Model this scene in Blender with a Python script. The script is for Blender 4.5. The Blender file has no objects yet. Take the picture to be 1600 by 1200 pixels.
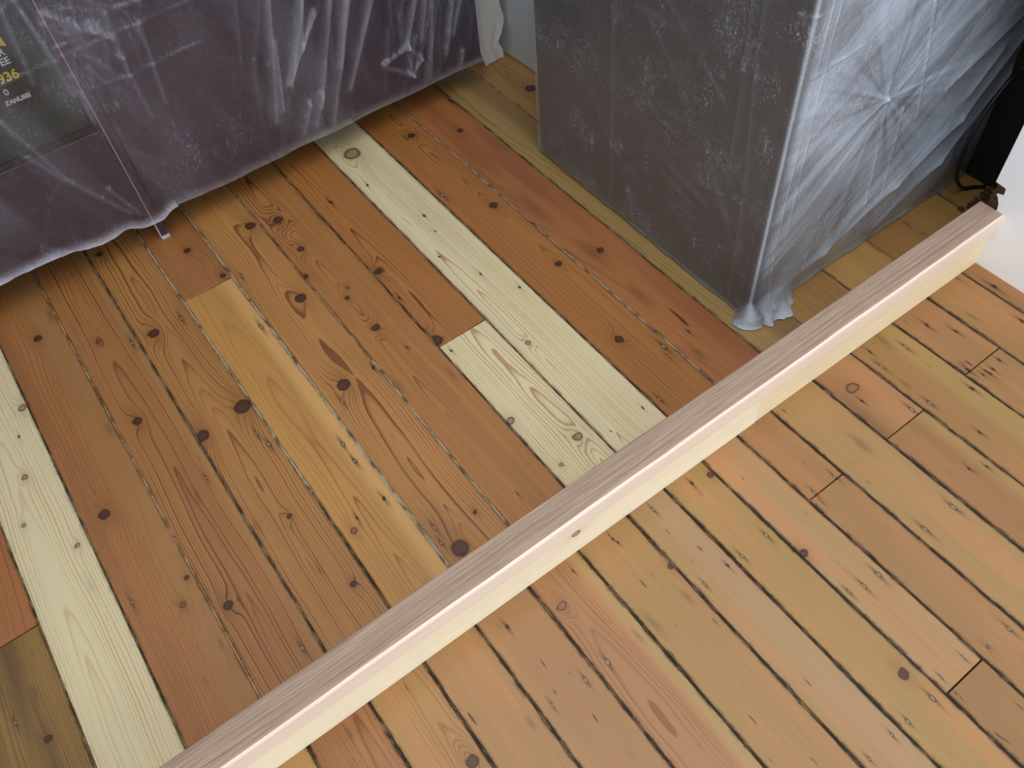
import bpy, bmesh, math, random
import numpy as np
from mathutils import Matrix, Vector

# ------------------------------------------------------------------ camera, world, lights, exposure
SC = bpy.context.scene
COL = SC.collection
cd = bpy.data.cameras.new('camera')
cd.sensor_width = 36.0
cd.lens = 30.007
cd.clip_start = 0.02
cam = bpy.data.objects.new('camera', cd)
COL.objects.link(cam)
RM = Matrix(((0.80654843, 0.50632256, -0.30515094), (-0.58700230, 0.62475298, -0.51489029), (-0.07005661, 0.59440827, 0.80110604)))
# camera axes in the rows' frame: columns are the camera's right, up and back vectors
cam.matrix_world = Matrix.Translation((0, 0, 1.5)) @ RM.to_4x4()
SC.camera = cam

world = bpy.data.worlds.new('world')
world.use_nodes = True
SC.world = world
bg = world.node_tree.nodes['Background']
bg.inputs['Color'].default_value = (0.90, 0.95, 1.0, 1)
bg.inputs['Strength'].default_value = 0.55


def area(name, loc, target, sx, sy, power, color):
    l = bpy.data.lights.new(name, 'AREA')
    l.shape = 'RECTANGLE'
    l.size, l.size_y, l.energy, l.color = sx, sy, power, color
    o = bpy.data.objects.new(name, l)
    COL.objects.link(o)
    o.location = loc
    o.rotation_euler = (Vector(target) - Vector(loc)).to_track_quat('-Z', 'Y').to_euler()
    return o


# the glazed garden door behind the photographer
area('door_daylight', (0.25, -2.2, 1.25), (0.7, 1.0, 0.5), 3.2, 2.3, 50, (0.95, 0.975, 1.0))
# added fill lamp overhead, unseen, lifts the shadow behind the timber step
area('overhead_fill', (0.6, 0.35, 2.75), (0.6, 0.45, 0), 2.4, 2.2, 36, (1.0, 0.99, 0.97))

SC.view_settings.view_transform = 'Standard'
SC.view_settings.look = 'None'
SC.view_settings.gamma = 1.0
SC.view_settings.use_curve_mapping = False
SC.view_settings.exposure = 0.0

random.seed(7)
RNG = np.random.default_rng(11)


# ------------------------------------------------------------------ helpers
def lin(r, g, b):
    def f(c):
        c /= 255.0
        return c / 12.92 if c <= 0.04045 else ((c + 0.055) / 1.055) ** 2.4
    return (f(r), f(g), f(b), 1.0)


def mesh_obj(name, verts, faces, mat, parent=None, smooth=False, loc=None):
    me = bpy.data.meshes.new(name)
    me.from_pydata([tuple(map(float, v)) for v in verts], [], [tuple(map(int, f)) for f in faces])
    if mat:
        me.materials.append(mat)
    if smooth:
        me.polygons.foreach_set('use_smooth', [True] * len(me.polygons))
    me.update()
    o = bpy.data.objects.new(name, me)
    COL.objects.link(o)
    if loc:
        o.location = loc
    if parent:
        o.parent = parent
    return o


def bm_obj(name, bm, mat, parent=None, smooth=False):
    bmesh.ops.recalc_face_normals(bm, faces=bm.faces)
    me = bpy.data.meshes.new(name)
    bm.to_mesh(me)
    bm.free()
    if mat:
        me.materials.append(mat)
    if smooth:
        me.polygons.foreach_set('use_smooth', [True] * len(me.polygons))
    o = bpy.data.objects.new(name, me)
    COL.objects.link(o)
    if parent:
        o.parent = parent
    return o


def box(bm, x0, x1, y0, y1, z0, z1, bev=0.0, seg=2):
    r = bmesh.ops.create_cube(bm, size=1.0)
    vs = r['verts']
    for v in vs:
        v.co = Vector((x0 + (v.co.x + .5) * (x1 - x0), y0 + (v.co.y + .5) * (y1 - y0), z0 + (v.co.z + .5) * (z1 - z0)))
    if bev > 0:
        es = list({e for v in vs for e in v.link_edges})
        bmesh.ops.bevel(bm, geom=es, offset=bev, segments=seg, profile=0.5, affect='EDGES')


def box_obj(name, b, mat, parent=None, bev=0.0, seg=2):
    bm = bmesh.new()
    box(bm, *b, bev=bev, seg=seg)
    return bm_obj(name, bm, mat, parent)


def tag(o, label=None, cat=None, kind=None, group=None):
    for k, v in (('label', label), ('category', cat), ('kind', kind), ('group', group)):
        if v:
            o[k] = v
    return o


def empty(name, loc=(0, 0, 0)):
    o = bpy.data.objects.new(name, None)
    o.empty_display_size = 0.05
    COL.objects.link(o)
    o.location = loc
    return o


def own(child, parent):
    """parent keeping the child's place"""
    child.parent = parent
    child.matrix_parent_inverse = Matrix.Translation(parent.location).inverted()
    return child


class NT:
    def __init__(s, nt):
        s.nt = nt

    def new(s, t, **kw):
        n = s.nt.nodes.new(t)
        for k, v in kw.items():
            setattr(n, k, v)
        return n

    def put(s, sock, v):
        if v is None:
            return
        if hasattr(v, 'bl_idname') or isinstance(v, bpy.types.NodeSocket):
            s.nt.links.new(v, sock)
        else:
            sock.default_value = v

    def m(s, op, a, b=None, c=None, clamp=False):
        n = s.new('ShaderNodeMath', operation=op, use_clamp=clamp)
        s.put(n.inputs[0], a)
        s.put(n.inputs[1], b)
        s.put(n.inputs[2], c)
        return n.outputs[0]

    def vm(s, op, a, b=None, scale=None):
        n = s.new('ShaderNodeVectorMath', operation=op)
        s.put(n.inputs[0], a)
        s.put(n.inputs[1], b)
        if scale is not None:
            s.put(n.inputs['Scale'], scale)
        return n.outputs['Value'] if op in ('LENGTH', 'DOT_PRODUCT', 'DISTANCE') else n.outputs['Vector']

    def noise(s, v, scale=1.0, detail=2.0, rough=0.5, out='Fac'):
        n = s.new('ShaderNodeTexNoise', noise_dimensions='3D')
        s.put(n.inputs['Vector'], v)
        n.inputs['Scale'].default_value = scale
        n.inputs['Detail'].default_value = detail
        n.inputs['Roughness'].default_value = rough
        return n.outputs[out]

    def ramp(s, f, stops, interp='LINEAR'):
        n = s.new('ShaderNodeValToRGB')
        n.color_ramp.interpolation = interp
        e = n.color_ramp.elements
        while len(e) > 1:
            e.remove(e[-1])
        for i, (p, c) in enumerate(stops):
            if not isinstance(c, tuple):
                c = (c, c, c, 1)
            if i == 0:
                e[0].position, e[0].color = p, c
            else:
                q = e.new(p)
                q.color = c
        s.put(n.inputs[0], f)
        return n.outputs[0]

    def mix(s, f, a, b, blend='MIX'):
        n = s.new('ShaderNodeMix', data_type='RGBA', blend_type=blend)
        s.put(n.inputs[0], f)
        s.put(n.inputs[6], a)
        s.put(n.inputs[7], b)
        return n.outputs[2]

    def sstep(s, x, e0, e1):
        n = s.new('ShaderNodeMapRange', interpolation_type='SMOOTHSTEP')
        s.put(n.inputs['Value'], x)
        n.inputs['From Min'].default_value = e0
        n.inputs['From Max'].default_value = e1
        return n.outputs['Result']


def new_mat(name):
    m = bpy.data.materials.new(name)
    m.use_nodes = True
    m.node_tree.nodes.clear()
    T = NT(m.node_tree)
    out = T.new('ShaderNodeOutputMaterial')
    return m, T, out


def plain(name, col, rough=0.5, spec=0.5, bump=0.0, bscale=40, metal=0.0, var=0.0):
    m, T, out = new_mat(name)
    b = T.new('ShaderNodeBsdfPrincipled')
    b.inputs['Roughness'].default_value = rough
    b.inputs['Specular IOR Level'].default_value = spec
    b.inputs['Metallic'].default_value = metal
    co = T.new('ShaderNodeTexCoord').outputs['Object']
    n = T.noise(co, bscale, 4, 0.6)
    if var:
        T.put(b.inputs['Base Color'], T.mix(T.m('MULTIPLY', n, var), col, tuple(c * .35 for c in col[:3]) + (1,)))
    else:
        b.inputs['Base Color'].default_value = col
    if bump:
        bn = T.new('ShaderNodeBump')
        bn.inputs['Strength'].default_value = bump
        bn.inputs['Distance'].default_value = 0.002
        T.put(bn.inputs['Height'], n)
        T.put(b.inputs['Normal'], bn.outputs[0])
    T.put(out.inputs[0], b.outputs[0])
    return m


# ------------------------------------------------------------------ wood
def make_mark_group():
    g = bpy.data.node_groups.new('wood_mark', 'ShaderNodeTree')
    I = g.interface
    I.new_socket('V', in_out='INPUT', socket_type='NodeSocketVector')
    I.new_socket('C', in_out='INPUT', socket_type='NodeSocketVector')
    I.new_socket('S', in_out='INPUT', socket_type='NodeSocketVector')
    for n in ('Bulge', 'Core', 'Rim', 'Streak'):
        I.new_socket(n, in_out='OUTPUT', socket_type='NodeSocketFloat')
    T = NT(g)
    gi, go = T.new('NodeGroupInput'), T.new('NodeGroupOutput')
    dv = T.vm('SUBTRACT', gi.outputs[0], gi.outputs[1])
    dv = T.vm('MULTIPLY', dv, gi.outputs[2])
    d = T.vm('LENGTH', dv)
    wide = T.vm('LENGTH', T.vm('MULTIPLY', dv, (0.62, 0.27, 0)))
    T.put(go.inputs['Bulge'], T.m('EXPONENT', T.m('MULTIPLY', T.m('MULTIPLY', wide, wide), -1.0)))
    T.put(go.inputs['Core'], T.sstep(d, 1.15, 0.75))
    T.put(go.inputs['Rim'], T.m('MULTIPLY', T.sstep(d, 1.25, 0.95), T.sstep(d, 0.55, 0.92)))
    st = T.vm('LENGTH', T.vm('MULTIPLY', dv, (0.95, 0.24, 0)))
    T.put(go.inputs['Streak'], T.m('EXPONENT', T.m('MULTIPLY', T.m('MULTIPLY', st, st), -1.4)))
    return g


MARK = make_mark_group()


def wood(name, w, light, ring, marks=(), seed=0.0, spacing=0.0042, pith=0.0, depth=0.03, tilt=0.03, contrast=0.8, wob=0.012,
         blot=0.35, blotcol=None, edge=0.5, rough=0.36, fibre=0.10, sap=None, sapcol=None, spec=0.5, knotcol=None, axis='Y', bump=0.15, stain=1.0, ticks=0.25):
    """flat-sawn softwood: growth rings about a pith line running under the board, knots push the rings aside"""
    m, T, out = new_mat(name)
    co = T.new('ShaderNodeTexCoord').outputs['Object']
    if axis == 'X':
        sp = T.new('ShaderNodeSeparateXYZ')
        T.put(sp.inputs[0], co)
        cb = T.new('ShaderNodeCombineXYZ')
        T.put(cb.inputs[0], T.m('ADD', sp.outputs[1], sp.outputs[2]))
        T.put(cb.inputs[1], sp.outputs[0])
        T.put(cb.inputs[2], 0.0)
        co = cb.outputs[0]
    sp = T.new('ShaderNodeSeparateXYZ')
    T.put(sp.inputs[0], co)
    x, y = sp.outputs[0], sp.outputs[1]
    off = T.vm('ADD', co, (seed * 3.17, seed * 7.31, seed * 1.7))
    low = T.noise(T.vm('MULTIPLY', off, (9, 2.2, 1)), 1.0, 2.0, 0.5)
    low2 = T.noise(T.vm('MULTIPLY', off, (3, 1.3, 1)), 1.0, 1.0, 0.5)
    fine = T.noise(T.vm('MULTIPLY', off, (60, 9, 1)), 1.0, 2.0, 0.6)
    fib = T.noise(T.vm('MULTIPLY', off, (520, 11, 1)), 1.0, 2.0, 0.6)
    dist = T.noise(T.vm('MULTIPLY', off, (75, 45, 1)), 1.0, 2.0, 0.5, out='Color')
    wv = T.vm('ADD', co, T.vm('SCALE', T.vm('SUBTRACT', dist, (.5, .5, .5)), scale=0.0075))
    wv = T.vm('MULTIPLY', wv, (1, 1, 0))
    # rings
    cx = T.m('SUBTRACT', T.m("SUBTRACT", x, pith), T.m('MULTIPLY', T.m('SUBTRACT', low2, .5), 0.05))
    cz = T.m('ADD', T.m('MULTIPLY', y, tilt), depth)
    r = T.m('SQRT', T.m('ADD', T.m('MULTIPLY', cx, cx), T.m('MULTIPLY', cz, cz)))
    r = T.m('ADD', r, T.m('MULTIPLY', T.m('SUBTRACT', low, .5), wob * 2))
    r = T.m('ADD', r, T.m('MULTIPLY', T.m('SUBTRACT', fine, .5), 0.0022))
    core = rim = streak = halo = pcore = ncore = None

    def mx(a, b):
        return b if a is None else T.m('MAXIMUM', a, b)
    for (k, mxx, my, mr) in marks:
        n = T.new('ShaderNodeGroup')
        n.node_tree = MARK
        T.put(n.inputs[0], wv)
        n.inputs[1].default_value = (mxx, my, 0)
        el = {'N': 1.7, 'D': 1.6, 'S': 1.0, 'X': 9.0, 'Q': .72, 'R': 2.0}.get(k, 1.0)
        mr = mr * {'N': .72, 'D': .75, 'S': .85}.get(k, 1.0)
        n.inputs[2].default_value = (1 / mr, 1 / (mr * el), 1)
        if k in 'KkPQ':
            sgn = 1 if (hash((round(mxx * 1000), round(my * 1000))) & 1) else -1
            r = T.m('ADD', r, T.m('MULTIPLY', n.outputs['Bulge'], sgn * min(mr * 1.5, 0.02)))
            halo = mx(halo, n.outputs['Bulge'])
            rim = mx(rim, T.m('MULTIPLY', n.outputs['Rim'], .85))
            if k in 'K':
                core = mx(core, n.outputs['Core'])
            else:
                pcore = mx(pcore, T.m('MULTIPLY', n.outputs['Core'], .55 if k != 'Q' else .25))
        elif k == 'N':
            ncore = mx(ncore, n.outputs['Core'])
            rim = mx(rim, n.outputs['Rim'])
            streak = mx(streak, T.m('MULTIPLY', n.outputs['Streak'], .75))
        elif k == 'D':
            rim = mx(rim, n.outputs['Core'])
            streak = mx(streak, T.m('MULTIPLY', n.outputs['Streak'], .7))
        elif k == 'X':
            rim = mx(rim, T.m('MULTIPLY', n.outputs['Core'], T.sstep(fine, .4, .6)))
        else:
            streak = mx(streak, T.m('MULTIPLY', n.outputs['Streak'], .38))
    rp = T.m('MULTIPLY', r, 1.0 / spacing)
    rcv = T.new('ShaderNodeCombineXYZ')
    T.put(rcv.inputs[0], T.m('MULTIPLY', r, 55.0))
    rcv.inputs[1].default_value = seed * 1.9
    rp = T.m('ADD', rp, T.m('MULTIPLY', T.noise(rcv.outputs[0], 1.0, 1.0, .5), 2.6))
    ph = T.m('FRACT', rp)
    wn = T.new('ShaderNodeTexWhiteNoise', noise_dimensions='1D')
    T.put(wn.inputs['W'], T.m('ADD', T.m('FLOOR', rp), seed * 5.3))
    ringk = T.m('ADD', T.m('MULTIPLY', wn.outputs['Value'], .9), .25)
    line = T.ramp(ph, [(0.0, 0.1), (0.06, 0.0), (0.55, 0.04), (0.78, 0.35), (0.89, 1.0), (0.95, 1.0), (1.0, 0.1)])
    amt = T.m('MULTIPLY', T.sstep(T.noise(T.vm('MULTIPLY', off, (14, 3, 1)), 1.0, 2.0, .6), .25, .7), contrast)
    amt = T.m('MULTIPLY', T.m('ADD', amt, contrast * .65), ringk)
    col = T.mix(T.m('MULTIPLY', line, amt, clamp=True), light, ring)
    bc = blotcol or tuple(a * .62 for a in light[:3]) + (1,)
    bl = T.noise(T.vm('MULTIPLY', off, (16, 1.6, 1)), 1.0, 3.0, .55)
    col = T.mix(T.m('MULTIPLY', T.sstep(bl, .42, .72), blot), col, bc)
    if sap:
        sx0, sx1 = sap
        f = T.sstep(T.m('ADD', x, T.m('MULTIPLY', T.m('SUBTRACT', low2, .5), .03)), sx0, sx1)
        col = T.mix(T.m('MULTIPLY', f, .75), col, sapcol)
    fb = T.m('ADD', T.m('MULTIPLY', T.m('SUBTRACT', fib, .5), fibre * 2), 1.0)
    mul = T.new('ShaderNodeVectorMath', operation='SCALE')
    T.put(mul.inputs[0], col)
    T.put(mul.inputs['Scale'], fb)
    col = mul.outputs[0]
    kd = knotcol or lin(70, 38, 22)
    if halo is not None:
        col = T.mix(T.m('MULTIPLY', halo, .38), col, tuple(.6 * a + .4 * b for a, b in zip(ring, kd)))
    if ticks:
        tk = T.sstep(T.noise(T.vm('MULTIPLY', off, (130, 20, 1)), 1.0, 1.0, .5), .74, .82)
        col = T.mix(T.m('MULTIPLY', tk, ticks), col, lin(52, 30, 17))
    if streak is not None:
        col = T.mix(T.m('MULTIPLY', streak, stain), col, lin(58, 34, 18))
    if pcore is not None:
        col = T.mix(pcore, col, lin(105, 68, 40))
    if core is not None:
        col = T.mix(T.m('MULTIPLY', core, .92), col, T.mix(fine, lin(34, 17, 11), lin(96, 54, 34)))
    if ncore is not None:
        col = T.mix(T.m('MULTIPLY', ncore, .6), col, lin(165, 138, 102))
    if rim is not None:
        col = T.mix(T.m('MULTIPLY', rim, .85), col, lin(30, 17, 10))
    if edge:
        ax = T.m('ABSOLUTE', x)
        e = T.sstep(ax, w / 2 - 0.007, w / 2 - 0.0008)
        en = T.sstep(T.noise(T.vm('MULTIPLY', off, (40, 20, 1)), 1.0, 4.0, .75), .42, .62)
        col = T.mix(T.m('MULTIPLY', T.m('MULTIPLY', e, en), edge), col, lin(40, 26, 15))
    b = T.new('ShaderNodeBsdfPrincipled')
    T.put(b.inputs['Base Color'], col)
    T.put(b.inputs['Roughness'], T.m('ADD', T.m('MULTIPLY', line, .08), rough))
    b.inputs['Specular IOR Level'].default_value = spec
    bn = T.new('ShaderNodeBump')
    bn.inputs['Strength'].default_value = bump
    bn.inputs['Distance'].default_value = 0.0008
    T.put(bn.inputs['Height'], T.m('ADD', line, T.m('MULTIPLY', fib, .5)))
    T.put(b.inputs['Normal'], bn.outputs[0])
    T.put(out.inputs[0], b.outputs[0])
    return m


# ------------------------------------------------------------------ floor: subfloor, boards, joints
# marks in the boards: kind x y radius (K dark knot, k soft knot, P pale knot, Q ringed knot, N nail, D nail hole, S stain, R patch, X crack)
MARKS = """K -0.017 1.981 0.0071;K -0.238 1.795 0.0097;k -0.123 1.688 0.0067;K -0.007 1.626 0.0129;K 0.171 1.840 0.0090;K 0.206 1.696 0.0084;K 0.070 1.291 0.0174;K -0.034 1.275 0.0142;K -0.134 1.405 0.0106;K 0.324 1.498 0.0136;K 0.404 1.651 0.0093;K 0.369 1.557 0.0068;K 0.277 1.200 0.0147;S -0.191 1.422 0.0088;S -0.189 1.852 0.0108;N 0.063 1.206 0.0052;N 0.072 1.163 0.0059;N -0.060 1.631 0.0063;N 0.065 1.629 0.0067;N 0.207 1.478 0.0063;N 0.242 1.660 0.0052;P -0.331 1.610 0.0092;P -0.382 1.420 0.0069;D -0.361 1.534 0.0045;K 0.419 1.299 0.0097;K 0.413 1.426 0.0065;k 0.430 1.453 0.0049;K 0.518 1.453 0.0099;D 0.512 1.344 0.0049;K 0.509 1.175 0.0142;D 0.355 1.199 0.0056;S 0.372 1.123 0.0097;P 0.668 1.035 0.0060;P 0.512 0.888 0.0081;P 0.598 0.767 0.0096;P 0.528 0.736 0.0041;D 0.708 1.282 0.0049;D 0.756 1.187 0.0049;D 0.520 1.129 0.0041;D 0.663 1.397 0.0036;D 0.705 1.481 0.0034;N 0.252 1.160 0.0057;N 0.198 1.063 0.0057;N 0.199 1.010 0.0057;D 0.445 1.200 0.0029;S 0.483 1.074 0.0071;K 0.874 1.188 0.0082;K 0.834 0.913 0.0100;K 0.981 1.158 0.0085;S 0.960 1.164 0.0200;S 0.958 0.984 0.0155;N 0.897 0.835 0.0064;N 0.886 0.808 0.0043;N 0.794 0.733 0.0055;S 0.941 0.773 0.0086;D 0.969 0.831 0.0041;D 0.751 0.738 0.0038;D 0.661 0.735 0.0025;K 0.865 1.853 0.0104;K 0.983 1.780 0.0084;K 0.874 1.463 0.0111;S 0.950 1.385 0.0251;N 0.794 1.584 0.0076;P 0.695 1.897 0.0225;D 0.661 1.752 0.0057;D 0.714 1.548 0.0054;D 0.549 1.758 0.0061;S 0.499 1.731 0.0109;K 1.252 1.806 0.0153;D 1.042 1.915 0.0091;K 0.407 1.788 0.0132;K 0.340 1.816 0.0132;K -0.275 1.222 0.0113;P -0.419 1.305 0.0055;P -0.344 1.189 0.0051;N -0.299 1.002 0.0047;k -0.222 0.936 0.0063;K -0.152 0.882 0.0095;K 0.028 0.980 0.0059;S -0.034 0.999 0.0075;S -0.103 1.142 0.0063;K -0.193 0.985 0.0047;S -0.193 0.821 0.0052;N -0.076 0.722 0.0052;K -0.510 0.853 0.0069;N -0.549 0.916 0.0045;S -0.506 0.945 0.0065;S -0.351 1.087 0.0100;S 0.022 0.838 0.0059;N -0.071 1.172 0.0049;K 0.059 0.772 0.0059;K 0.262 0.709 0.0171;N 0.246 0.776 0.0052;N 0.239 0.740 0.0045;K 0.328 0.755 0.0045;k 0.117 0.869 0.0071;D 0.135 0.891 0.0039;D 0.200 0.895 0.0055;N 0.198 1.012 0.0059;S -0.081 0.540 0.0052;K 0.062 0.376 0.0100;S 0.176 0.367 0.0045;D 0.242 0.527 0.0045;Q 0.345 0.497 0.0096;N 0.344 0.367 0.0049;S 0.455 0.372 0.0093;K 0.553 0.434 0.0058;N 0.607 0.543 0.0045;D 0.505 0.543 0.0035;D 0.503 0.555 0.0018;D 0.507 0.531 0.0031;K 0.747 0.531 0.0061;D 0.637 0.371 0.0039;N 0.671 0.368 0.0045;N 0.737 0.370 0.0048;N 0.578 0.371 0.0038;N 0.222 0.368 0.0035;S 0.175 0.366 0.0048;N 0.295 0.367 0.0041;S 0.537 0.370 0.0061;S 0.418 0.370 0.0055;D 0.404 0.538 0.0032;D 0.705 0.539 0.0044;K 0.765 0.303 0.0076;D 0.756 0.317 0.0057;K 0.730 0.048 0.0093;N 0.838 0.192 0.0057;N 0.801 0.194 0.0048;N 0.771 0.201 0.0043;N 0.934 0.379 0.0045;N 0.876 0.379 0.0045;N 0.673 -0.006 0.0038;N 0.734 -0.007 0.0051;N 0.636 -0.005 0.0032;N 0.933 -0.010 0.0049;P 0.877 -0.006 0.0036;N 0.977 0.199 0.0057;N 1.056 0.197 0.0057;N 0.774 0.007 0.0029;N 0.831 0.006 0.0029;N 0.771 -0.029 0.0029;D 0.555 0.121 0.0029;N 0.578 -0.007 0.0032;N 0.872 0.358 0.0035;Q 1.126 0.501 0.0150;S 1.276 0.546 0.0117;N 1.299 0.504 0.0056;N 1.218 0.502 0.0056;N 1.218 0.378 0.0051;N 1.176 0.389 0.0051;D 1.236 0.271 0.0041;D 1.149 0.231 0.0036;D 1.177 0.213 0.0038;S 1.032 0.398 0.0111;D 1.348 0.383 0.0060;D 1.373 0.358 0.0044;D 1.374 0.349 0.0047;D 1.361 0.356 0.0038;D 1.388 0.352 0.0041;D 1.588 0.494 0.0072;N 1.548 0.566 0.0046;D 1.383 0.515 0.0054;D 1.416 0.466 0.0054;S 1.478 0.468 0.0056;D 1.547 0.394 0.0054;D 1.419 0.358 0.0041;D 1.313 0.348 0.0054;D 1.115 0.466 0.0041;D 1.230 0.542 0.0044;S 1.217 0.441 0.0067;R 1.088 0.430 0.0209;X 0.981 0.878 0.0044"""
MK = []
for t in MARKS.split(';'):
    k, a, b, c = t.split()
    MK.append((k, float(a), float(b), float(c)))

floor = box_obj('floor', (-1.25, 2.3, -0.9, 2.6, -0.06, -0.026), plain('subfloor', lin(38, 27, 18), .9, .2, .4, 60))
tag(floor, 'old pine floorboards sanded and oiled, running under the timber step', None, 'structure')
BOARD_N = [0]


def board(x0, x1, y0, y1, label=None, z=0.0, **kw):
    """one floorboard with slightly uneven edges; its origin is at its middle"""
    i = BOARD_N[0] = BOARD_N[0] + 1
    w, L = x1 - x0, y1 - y0
    cx, cy = (x0 + x1) / 2, (y0 + y1) / 2
    mk = [(k, a - cx, b - cy, c) for (k, a, b, c) in MK if x0 - .004 < a < x1 + .004 and y0 - .01 < b < y1 + .01]
    rnd = random.Random(i * 13 + 5)
    kw.setdefault('seed', i * 1.37)
    mat = wood('board_%02d' % i, w, marks=mk, **kw)
    n = 10
    ys = [-L / 2 + L * j / n for j in range(n + 1)]
    lx = [-w / 2 + rnd.uniform(0, .0012) for _ in ys]
    rx = [w / 2 - rnd.uniform(0, .0012) for _ in ys]
    bv = 0.0014
    V, F = [], []
    for j, yy in enumerate(ys):
        yb = yy + (bv if j == 0 else -bv if j == n else 0)
        V += [(lx[j], yy, -.022), (lx[j], yy, -bv), (lx[j] + bv, yb, 0), (rx[j] - bv, yb, 0), (rx[j], yy, -bv), (rx[j], yy, -.022)]
    for j in range(n):
        a, b = j * 6, j * 6 + 6
        for k in range(5):
            F.append((a + k, a + k + 1, b + k + 1, b + k))
    F.append((0, 1, 2, 3, 4, 5)[::-1])
    q = n * 6
    F.append((q, q + 1, q + 2, q + 3, q + 4, q + 5))
    F = [f[::-1] for f in F]
    o = mesh_obj('plank', V, F, mat, floor, loc=(cx, cy, z + rnd.uniform(-.0006, .0004)))
    if label:
        o['label'] = label
    return o


def filler_mat(name, c0, c1, thr):
    m, T, out = new_mat(name)
    co = T.new('ShaderNodeTexCoord').outputs['Object']
    n = T.noise(T.vm('MULTIPLY', co, (90, 22, 1)), 1.0, 4.0, .65)
    b = T.new('ShaderNodeBsdfPrincipled')
    T.put(b.inputs['Base Color'], T.mix(T.sstep(n, thr - .1, thr + .1), c0, c1))
    b.inputs['Roughness'].default_value = .8
    T.put(out.inputs[0], b.outputs[0])
    return m


F_GREY = filler_mat('grey_joint_filler', lin(78, 62, 45), lin(165, 150, 125), .46)
F_DARK = filler_mat('dark_joint_filler', lin(50, 35, 22), lin(128, 108, 80), .53)
F_HALL = filler_mat('black_joint_filler', lin(34, 24, 15), lin(112, 92, 66), .57)
F_PALE = filler_mat('dusty_joint_filler', lin(110, 80, 52), lin(175, 150, 115), .5)


def filler(x, y0, y1, mat, wd=.0036, z=-.0018, seed=0):
    rnd = random.Random(seed * 31 + 3)
    n = 16
    V, F = [], []
    for j in range(n + 1):
        yy = y0 + (y1 - y0) * j / n
        a, b = wd / 2 * rnd.uniform(.85, 1.25), wd / 2 * rnd.uniform(.85, 1.25)
        zz = z + rnd.uniform(-.0008, .0006)
        V += [(x - a, yy, -.022), (x - a, yy, zz), (x + b, yy, zz), (x + b, yy, -.022)]
    for j in range(n):
        a, b = 4 * j, 4 * j + 4
        for k in range(3):
            F.append((a + k, b + k, b + k + 1, a + k + 1))
    F += [(0, 1, 2, 3), (4 * n + 3, 4 * n + 2, 4 * n + 1, 4 * n)]
    o = mesh_obj('joint_filler', V, F, mat, floor)
    return o


G = .0016   # half of a joint
KY0, KY1 = .592, 2.45
RED = lin(160, 106, 66)
ORG = lin(172, 116, 70)
HON = lin(186, 132, 80)
RNG_ = lin(108, 60, 32)
PALE = lin(244, 228, 188)
PRING = lin(176, 140, 92)
OLV = lin(150, 115, 68)


def kb(a, b, y0=KY0, y1=KY1, **kw):
    if kw['light'][0] < .6:
        kw['light'] = tuple(v * k for v, k in zip(kw['light'], (1.04, 1.10, .93, 1)))
        kw['contrast'] = kw.get('contrast', .8) * 1.15
    else:
        kw['contrast'] *= 1.25
        kw['stain'] = .45
        kw['ticks'] = .12
        kw['light'] = tuple(v * k for v, k in zip(kw['light'], (.76, .76, .72, 1)))
    return board(a + G, b - G, y0, y1, **kw)


# --- kitchen side, from the far left
kb(-1.02, -.88, light=RED, ring=RNG_)
kb(-.88, -.74, light=ORG, ring=RNG_)
kb(-.74, -.6, light=RED, ring=RNG_)
kb(-.6, -.459, 1.0735, KY1, light=lin(158, 98, 60), ring=RNG_, spacing=.006, depth=.09, contrast=.35, pith=.1)
kb(-.6, -.459, KY0, 1.072, light=lin(140, 104, 58), ring=lin(88, 54, 26), blot=.8, blotcol=lin(84, 62, 36), contrast=.5, pith=-.05)
kb(-.459, -.32, light=PALE, ring=PRING, contrast=.5, edge=.35, blot=.12, fibre=.05, depth=.035, tilt=.035, pith=-.015, spacing=.006,
   rough=.5, label='pale new pine plank', knotcol=lin(110, 80, 50))
kb(-.32, -.179, light=lin(160, 105, 66), ring=lin(120, 70, 38), contrast=.45, depth=.07, pith=.07, spacing=.007, sap=(-.01, .03),
   sapcol=lin(158, 114, 68), blot=.5)
kb(-.179, -.046, light=lin(160, 107, 66), ring=lin(98, 54, 27), contrast=.9, depth=.02, tilt=.016, pith=.0, spacing=.0055, sap=(.04, .06),
   sapcol=lin(160, 118, 70))
kb(-.046, .0905, light=lin(168, 116, 70), ring=lin(108, 60, 30), contrast=.95, depth=.03, tilt=.036, pith=-.005, spacing=.006)
kb(.0905, .223, 1.6755, KY1, light=lin(158, 103, 64), ring=lin(112, 62, 34), contrast=.55, depth=.04, pith=.03)
kb(.0905, .223, KY0, 1.674, light=lin(182, 130, 76), ring=lin(128, 82, 40), contrast=.6, depth=.03, tilt=.03, pith=-.01, spacing=.0075,
   sap=(.02, .05), sapcol=lin(206, 160, 100))
kb(.223, .363, light=lin(176, 122, 74), ring=lin(118, 68, 34), contrast=.75, depth=.028, tilt=.03, pith=.005, spacing=.006)
kb(.363, .503, light=lin(170, 114, 68), ring=lin(112, 62, 32), contrast=.95, depth=.022, tilt=.022, pith=-.02, spacing=.0042)
kb(.503, .6355, 1.156, KY1, light=lin(166, 107, 61), ring=lin(108, 58, 28), contrast=.7, depth=.025, tilt=.02, pith=-.03, spacing=.0045)
kb(.503, .6355, KY0, 1.1545, light=lin(246, 230, 190), ring=lin(176, 142, 98), contrast=.95, edge=.4, blot=.08, fibre=.05, depth=.02,
   tilt=.05, pith=.02, wob=.02, spacing=.0052, rough=.5, label='short pale new pine plank', knotcol=lin(110, 80, 50))
kb(.6355, .7765, light=lin(246, 231, 191), ring=lin(172, 136, 88), contrast=.85, edge=.45, blot=.08, fibre=.05, depth=.02, tilt=.014,
   pith=-.035, spacing=.0046, rough=.5, label='long pale new pine plank', knotcol=lin(110, 80, 50))
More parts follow.
